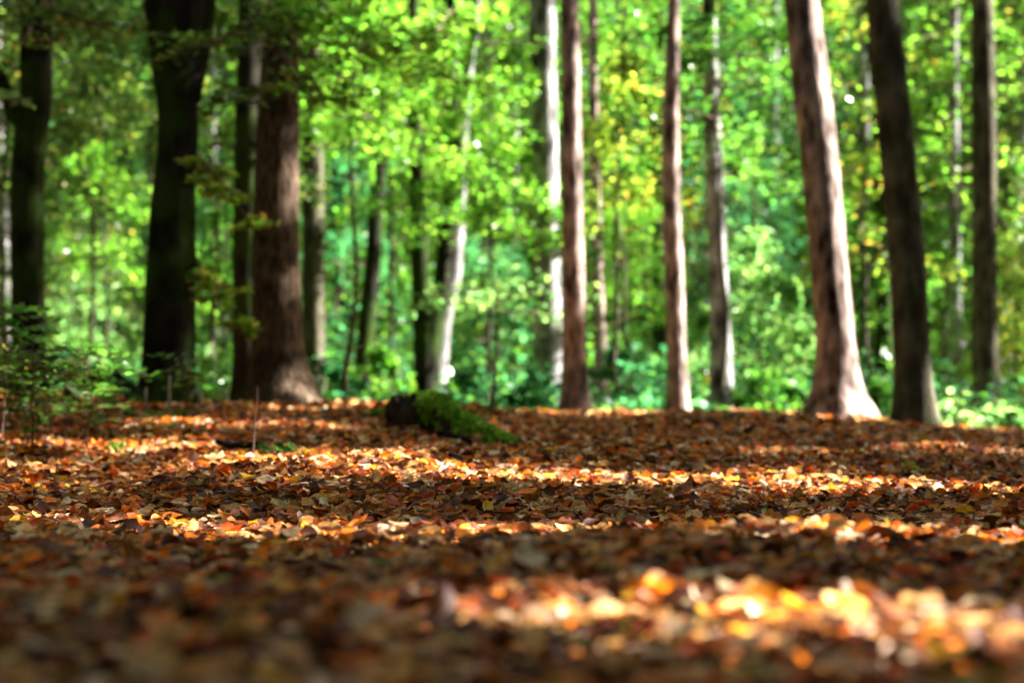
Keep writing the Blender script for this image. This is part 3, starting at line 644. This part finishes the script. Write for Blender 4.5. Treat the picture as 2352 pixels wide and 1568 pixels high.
tag(mesh_obj('leaf_litter', np.concatenate(Vs), np.concatenate(Fs_), M_litter, None, np.concatenate(Cs), np.concatenate(Us)), 'deep carpet of brown and orange fallen beech leaves', 'leaf litter', kind='stuff')

# single leaves that stand out
def fallen(label, xd, yd, size, col, tilt=.5, tax=0.0, yaw=0.0, name='fallen_leaf', lift=.02, seed=3):
    g = np.random.default_rng(seed); p = ground_hit(xd, yd); p = p + np.array([0, 0, lift])
    v, f, c, u = scatter_leaves(p[None], np.array([size * .85]), np.array([col]), 9, 7, .2, .25, np.array([yaw]), np.array([tax]), np.array([tilt]), g)
    o = mesh_obj(name, v - p, f, M_litter, None, c, u); o.location = tuple(p)
    tag(o, label, 'leaf', 'single leaves that stand out of the litter')
fallen('pale cream leaf lying just right of the short dark stick and moss', 660, 1046, .085, (.62, .52, .38), .7, 0.1, .1, seed=4)
fallen('bright orange leaf standing upright between stick and sun strip', 738, 1070, .06, (.62, .13, .01), 1.35, .1, 1.5, lift=.03, seed=5)
fallen('white sunlit round leaf in the middle of the sun strip', 1026, 1100, .055, (.75, .68, .6), .8, .2, .4, seed=6)
fallen('yellow leaf at the right part of the sun strip', 1400, 1106, .075, (.7, .42, .03), .7, .1, .0, seed=7)
fallen('second yellow leaf left next to the yellow one in the sun strip', 1265, 1108, .07, (.66, .38, .03), .7, .3, .5, seed=8)
fallen('blurred yellow leaf lying low left of centre in the shade', 718, 1226, .075, (.62, .36, .04), .5, 0.0, .3, seed=9)
fallen('greenish yellow leaf on the lower left of the foreground', 905, 1298, .07, (.30, .34, .05), .5, .2, .2, seed=10)
fallen('dull green blurred leaf at the lower left corner', 150, 1372, .055, (.22, .24, .04), .5, .2, .2, seed=11)
fallen('pale tan leaf lying flat in the shade below the sun strip, left of centre', 664, 1165, .055, (.52, .40, .22), .8, .15, .9, seed=12)
fallen('large tan leaf in front of the mossy tail of the stump', 1370, 1133, .08, (.40, .28, .15), .8, .1, .2, seed=13)
fallen('small fresh green leaf in the shade right of centre', 1762, 1192, .045, (.30, .46, .16), .9, .1, .9, seed=14)
fallen('orange leaf standing on edge above the sun strip at right', 2032, 1108, .06, (.6, .14, .012), 1.3, .1, 1.4, lift=.03, seed=15)
fallen('big glowing yellow leaf in the blurred foreground sun strip', 1500, 1432, .075, (.72, .42, .03), .9, .05, .05, lift=.03, seed=16)
fallen('orange round leaf in the blurred foreground sun strip', 1750, 1440, .045, (.72, .30, .02), 1.2, .05, .3, lift=.03, seed=17)
fallen('pale pink leaf standing in the blurred foreground sun strip', 1935, 1445, .045, (.72, .55, .42), 1.2, .1, 1.3, lift=.03, seed=18)
fallen('yellow green lobed looking leaf on the right, above the sun strip', 2090, 1095, .11, (.42, .42, .03), .6, .05, .1, seed=19)
fallen('small yellow leaf in the dim foreground at the right edge', 2310, 1253, .045, (.75, .45, .02), .9, .1, .1, seed=20)

# ---------------------------------------------------------------- mossy stump
def lumpy(P, amp, fr, seed):
    r = np.random.default_rng(seed); n = np.zeros(len(P))
    for k in range(7):
        d = r.normal(0, 1, 3); d /= np.linalg.norm(d); f = fr * 1.5 ** k
        n += amp / 1.45 ** k * np.sin(P @ d * f + r.uniform(0, 6.28))
    return n
sb = ground_hit(1000, 992); YS = sb[1]
root = empty('mossy_stump', sb); tag(root, 'broken black stump with bright green moss trailing down its right side', 'stump')
def sx(xd): return at(xd, 985, YS)[0]
def sz_(yd): return at(1000, yd, YS)[2]
# outline of the top along x; the body is a lumpy ridge under it
ox = np.array([893, 903, 922, 950, 985, 1020, 1040, 1060, 1090, 1120, 1150, 1185]); oy = np.array([975, 925, 904, 898, 902, 910, 926, 946, 958, 976, 994, 1014])
SBX = np.linspace(893, 1187, 12); SBY = np.array([ground_hit(q, np.interp(q, [893, 950, 1000, 1040, 1090, 1140, 1187], [984, 1000, 1002, 1008, 1024, 1034, 1036]))[1] for q in SBX])
SBY = np.convolve(np.pad(SBY, 2, mode='edge'), np.ones(5) / 5, 'valid')
def stump_body(x0, x1, grow, nx=70, nt=34):
    xx = np.linspace(x0, x1, nx); P = []
    for xq in xx:
        wd = np.interp(xq, [893, 905, 940, 1010, 1060, 1120, 1187], [.05, .10, .15, .15, .13, .10, .05]) + grow
        bt = np.interp(xq, [893, 950, 1000, 1040, 1090, 1140, 1187], [984, 1000, 1002, 1008, 1024, 1034, 1036])
        yc = np.interp(xq, SBX, SBY) + wd
        top = at(xq, np.interp(xq, ox, oy), yc)[2]; xw = at(xq, 985, yc)[0]
        gz = float(zg(xw, yc)) - .05; h = max(top - gz, .05)
        for t in np.linspace(0, np.pi, nt): P.append((xw, yc - np.cos(t) * wd, gz + h * np.sin(t) ** .55))
    P = np.array(P); i = np.arange(nx - 1)[:, None] * nt; j = np.arange(nt - 1)[None]
    Fq = np.stack([i + j, i + j + 1, i + nt + j + 1, i + nt + j], -1).reshape(-1, 4)
    c = np.array([sx(1000), YS, sb[2]]); d = P - c; dn = d / (np.linalg.norm(d, axis=1)[:, None] + 1e-6)
    P = P + dn * lumpy(P, .019, 24, 8)[:, None]
    caps = [np.array([list(range(nt))]), np.array([[(nx - 1) * nt + q for q in range(nt)][::-1]])]
    return P, [Fq] + caps, nx, nt
P, Fs, nx, nt = stump_body(893, 1187, 0)
mesh_obj('stump', P, Fs, M_rot, root)
# jagged broken rim of dark wood at its left end
g = np.random.default_rng(3); mb = MB()
for k in range(16):
    xq = g.uniform(898, 965); p = np.array([sx(xq), YS - g.uniform(-.02, .13), sz_(np.interp(xq, ox, oy) + 14)])
    mb.add(*tube([p, p + np.array([g.normal(0, .006), g.normal(0, .006), g.uniform(.012, .034)])], [.011, .002], 6))
mb.build('broken_wood', M_rot, root)
# moss fronds: thousands of tiny upright leaflets
g = np.random.default_rng(12); G = P.reshape(nx, nt, 3)
N = 30000; a = g.uniform(0, nx - 1.001, N); bq = g.uniform(1, nt - 2.001, N); ia, ib = a.astype(int), bq.astype(int); fa, fb = (a - ia)[:, None], (bq - ib)[:, None]
Q = G[ia, ib] * (1 - fa) * (1 - fb) + G[ia + 1, ib] * fa * (1 - fb) + G[ia, ib + 1] * (1 - fa) * fb + G[ia + 1, ib + 1] * fa * fb
xfrac = a / nx; th = bq / nt
cov = lumpy(Q, .35, 30, 4)
m = ((xfrac > .30 + cov * .25) | ((xfrac > .06) & (np.abs(th - .5) < .12))) & (cov > -.75) & (g.random(N) < np.clip((xfrac - .02) * 3, .25, 1))
m &= ~((th < .38) & (xfrac > .10) & (xfrac < .36 + cov * .30 + .25 * (th - .2)))
Q = Q[m]
V, Fh, C = simple_leaves(Q + g.normal(0, .003, Q.shape) + np.array([0, 0, .003]), g.uniform(.009, .028, len(Q)), pick([(.14, .30, .03), (.22, .46, .04), (.36, .54, .06), (.05, .12, .015)], [3, 4, 2, 2], len(Q), g, .3), 1.1, QUAD, g)
mesh_obj('moss', V, Fh, M_moss, root, C)
# ground moss
def moss_patch(label, xd, yd, rx, ry, N, seed, col=((.07, .15, .015), (.14, .26, .03))):
    g = np.random.default_rng(seed); c = ground_hit(xd, yd); r = g.normal(0, .5, (N, 2)) * np.array([rx, ry]); x, y = c[0] + r[:, 0], c[1] + r[:, 1]
    P = np.stack([x, y, zg(x, y) + .026 + .02 * np.sin(x * 70) * np.sin(y * 60) + g.uniform(0, .012, N)], 1) - c
    V, Fh, C = simple_leaves(P, g.uniform(.006, .016, N), pick(list(col), [1, 1], N, g, .3), 1.0, QUAD, g)
    o = mesh_obj('moss_patch', V, Fh, M_moss, None, C); o.location = tuple(c); tag(o, label, 'moss', 'small moss patches among the leaves')
moss_patch('bright green moss patch at the right end of the short dark stick', 640, 1058, .055, .05, 2200, 1, ((.07, .16, .025), (.16, .28, .06)))
moss_patch('dull green moss patch on the slope under the forked mossy trunk', 400, 972, .10, .12, 1600, 2)
moss_patch('tiny moss patch left of the short dark stick', 265, 1050, .03, .04, 700, 3)
moss_patch('dark moss at the left foot of the stump', 880, 965, .07, .06, 1500, 4)

# ---------------------------------------------------------------- sticks and bare twigs
def stick(name, label, pts, Y, w, mat, seed=1, cat='twig', parts=None, n=8, lift=0):
    g = np.random.default_rng(seed); P = np.array([at(x, y, Y + dy) for (x, y, dy) in pts]); P[:, 2] += lift
    P = smooth_path(P, max(10, 4 * len(pts))); R = np.linspace(w[0], w[1], len(P)) / 2 / F * Y
    P0 = P[-1].copy(); V, Fs = tube(P - P0, R, n, .1, g); mb = MB(); mb.add(V, Fs); o = mb.build(name, mat); o.location = tuple(P0)
    return tag(o, label, cat)
gs = ground_hit(580, 1068)[1]
stick('twig', 'thin bare twig standing upright in front of the short dark stick', [(590, 888, .02), (591, 920, .01), (585, 970, .02), (582, 1030, 0), (578, 1072, 0)], gs, (1.8, 3.4), M_twig)
gs2 = ground_hit(550, 1052)[1]
stick('stick', 'short thick dark stick lying on the leaves left of centre', [(495, 1048, 0), (520, 1056, 0), (560, 1058, 0), (605, 1057, .02)], gs2, (12, 19), M_rot, 2, 'stick', lift=.05)
gs3 = ground_hit(1035, 1035)[1]
stick('stick', 'short black stick lying in front of the mossy stump', [(1003, 1016, 0), (1030, 1024, 0), (1068, 1032, 0), (1085, 1042, 0)], gs3, (12, 14), M_rot, 3, 'stick', lift=.04)
stick('stick', 'small black bit of stick below the one at the stump', [(1030, 1070, 0), (1065, 1080, 0)], ground_hit(1045, 1082)[1], (12, 9), M_rot, 4, 'stick', lift=.035)
stick('twig', 'bare pale twig bent into a hook left of the mossy stump', [(880, 798, .4), (835, 795, .1), (808, 810, 0), (796, 860, 0), (800, 905, 0), (815, 950, 0), (838, 975, 0)], 7.0, (1, 3.2), M_twig, 5)
stick('twig', 'fine dark twig standing upright right above the stump', [(1150, 870, 0), (1133, 885, 0), (1128, 915, 0), (1126, 965, 0)], 7.4, (2, 4), M_twig, 6)
stick('twig', 'long thin twig lying on the shaded leaves right of centre', [(1480, 1146, 0), (1380, 1152, 0), (1300, 1155, 0)], ground_hit(1400, 1160)[1], (3, 5), M_twig, 7, lift=.02)
stick('twig', 'long thin dark twig lying low at the right', [(1320, 1195, 0), (1200, 1197, 0), (1110, 1199, 0)], ground_hit(1200, 1205)[1], (3, 5), M_twig, 8, lift=.02)
for k, (x, y0, y1, lab) in enumerate([(203, 900, 940, 'short pale stalk farthest left at the foot of the saplings'), (226, 895, 938, 'short pale stalk second from left'), (335, 890, 935, 'pale stalk in front of the forked mossy trunk, left side'), (389, 862, 935, 'tall pale stalk in front of the forked mossy trunk')]):
    stick('dry_stalk', lab, [(x + 1, y0, 0), (x, (y0 + y1) / 2, 0), (x, y1 + 25, 0)], 7.2, (4, 7), M_pale, 20 + k, 'stalk')
# curled dry fern ends catching the sun
for k, (x, lab) in enumerate([(452, 'curled dry fern tip glaring in the sun, left one'), (512, 'curled dry fern tip glaring in the sun, right one')]):
    stick('fern_tip', lab, [(x - 14, 915, 0), (x - 5, 900, 0), (x + 8, 904, 0), (x + 9, 925, 0), (x - 3, 945, 0), (x - 8, 975, 0)], 8.4, (7, 9), M_pale, 30 + k, 'fern')
    for yy in (905, 925, 940): gap(at(x, yy, 8.4), .1)

# ---------------------------------------------------------------- beech saplings at left
def sapling(label, xd, yd, Y, htop, spread, nbr, per, tone, seed, size=.06, lean=0, cat='sapling', stem_w=.005, low=.4):
    g = np.random.default_rng(seed)
    b = at(xd, yd, Y); b[2] = float(zg(b[0], b[1])); top = at(xd + lean, htop, Y)
    root = empty('beech_sapling', b)
    mid = (b + top) / 2 + np.array([g.normal(0, .03), g.normal(0, .03), 0])
    st = smooth_path([b - np.array([0, 0, .03]), mid, top], 14)
    mb = MB(); mb.add(*tube(st, np.linspace(stem_w, stem_w * .3, 14), 7))
    P, YW, TX, TL = [], [], [], []
    for i in range(nbr):
        f = low + (1 - low) * (i + .8) / nbr; k = f * 13; o = st[int(k)] if k < 13 else st[13]
        a = i * 2.4 + g.uniform(-.6, .6); L = spread * (1.05 - .6 * f) * g.uniform(.6, 1.2)
        dr = np.array([math.cos(a), math.sin(a), 0]); t = np.linspace(0, 1, 7)[:, None]; up = g.uniform(.1, .6)
        pth = o + dr * L * t + np.array([0, 0, 1]) * L * (up * t - .5 * t * t)
        mb.add(*tube(pth, np.linspace(stem_w * .45, stem_w * .15, 7), 5))
        for q in range(per):
            tt = (q + .6) / per; pp = o + dr * L * tt + np.array([0, 0, 1]) * L * (up * tt - .5 * tt * tt)
            sgn = 1 if q % 2 else -1; ya = a + sgn * g.uniform(.5, 1.1)
            if q == per - 1: ya = a
            s_ = size * .5
            P.append(pp + np.array([math.cos(ya), math.sin(ya), -.1]) * s_); YW.append(ya); TX.append(g.uniform(0, 6.28)); TL.append(abs(g.normal(.1, .38)))
    P = np.array(P)
    v, f_, c, u = scatter_leaves(P, g.uniform(.6, 1.15, len(P)) * size, pick(*TONE[tone], len(P), g, .3), 7, 5, .3, .22, np.array(YW), np.array(TX), np.array(TL), g)
    mb.build('stem', M_twig, root); mesh_obj('leaves', v, f_, M_sap, root, c, u)
    return tag(root, label, cat, 'beech saplings at the left')
sapling('tallest dense beech sapling on the very left edge', 0, 1000, 6.0, 690, .42, 26, 9, 'green', 1, .062)
sapling('dense beech sapling second from the left edge', 75, 1000, 5.6, 790, .38, 22, 9, 'olive', 2, .062)  # olive tone puts the shade of this corner into the leaves
sapling('beech sapling spreading toward the forked mossy trunk', 185, 985, 6.3, 775, .40, 18, 8, 'green', 3, .062)
sapling('dark green beech sapling behind the left edge ones', 30, 985, 6.8, 800, .5, 24, 9, 'olive', 4, .062)
sapling('small beech sapling with few leaves reaching right over the dry stalks', 260, 980, 6.6, 840, .26, 9, 6, 'green', 5, .058)
sapling('thin sapling with a spray of leaves before the forked mossy trunk', 405, 960, 6.6, 806, .20, 8, 5, 'green', 6, .06, low=.6)
sapling('seedling with one light green leaf at the left edge of the slope', 60, 1008, ground_hit(62, 1008)[1], 900, .12, 5, 4, 'lime', 7, .05, lean=-10, stem_w=.003, low=.5)
sapling('lone seedling with drooping leaves left of the sunlit patch', 190, 1020, ground_hit(190, 1022)[1], 918, .10, 4, 3, 'lime', 8, .055, lean=-12, stem_w=.003, low=.8)

# mossy low branch behind the saplings
o = stick('fallen_branch', 'low moss covered fallen branch behind the saplings', [(150, 905, 0), (200, 880, 0), (250, 862, 0), (275, 880, 0), (330, 925, 0)], 8.2, (30, 40), M_dark, 9, 'branch')
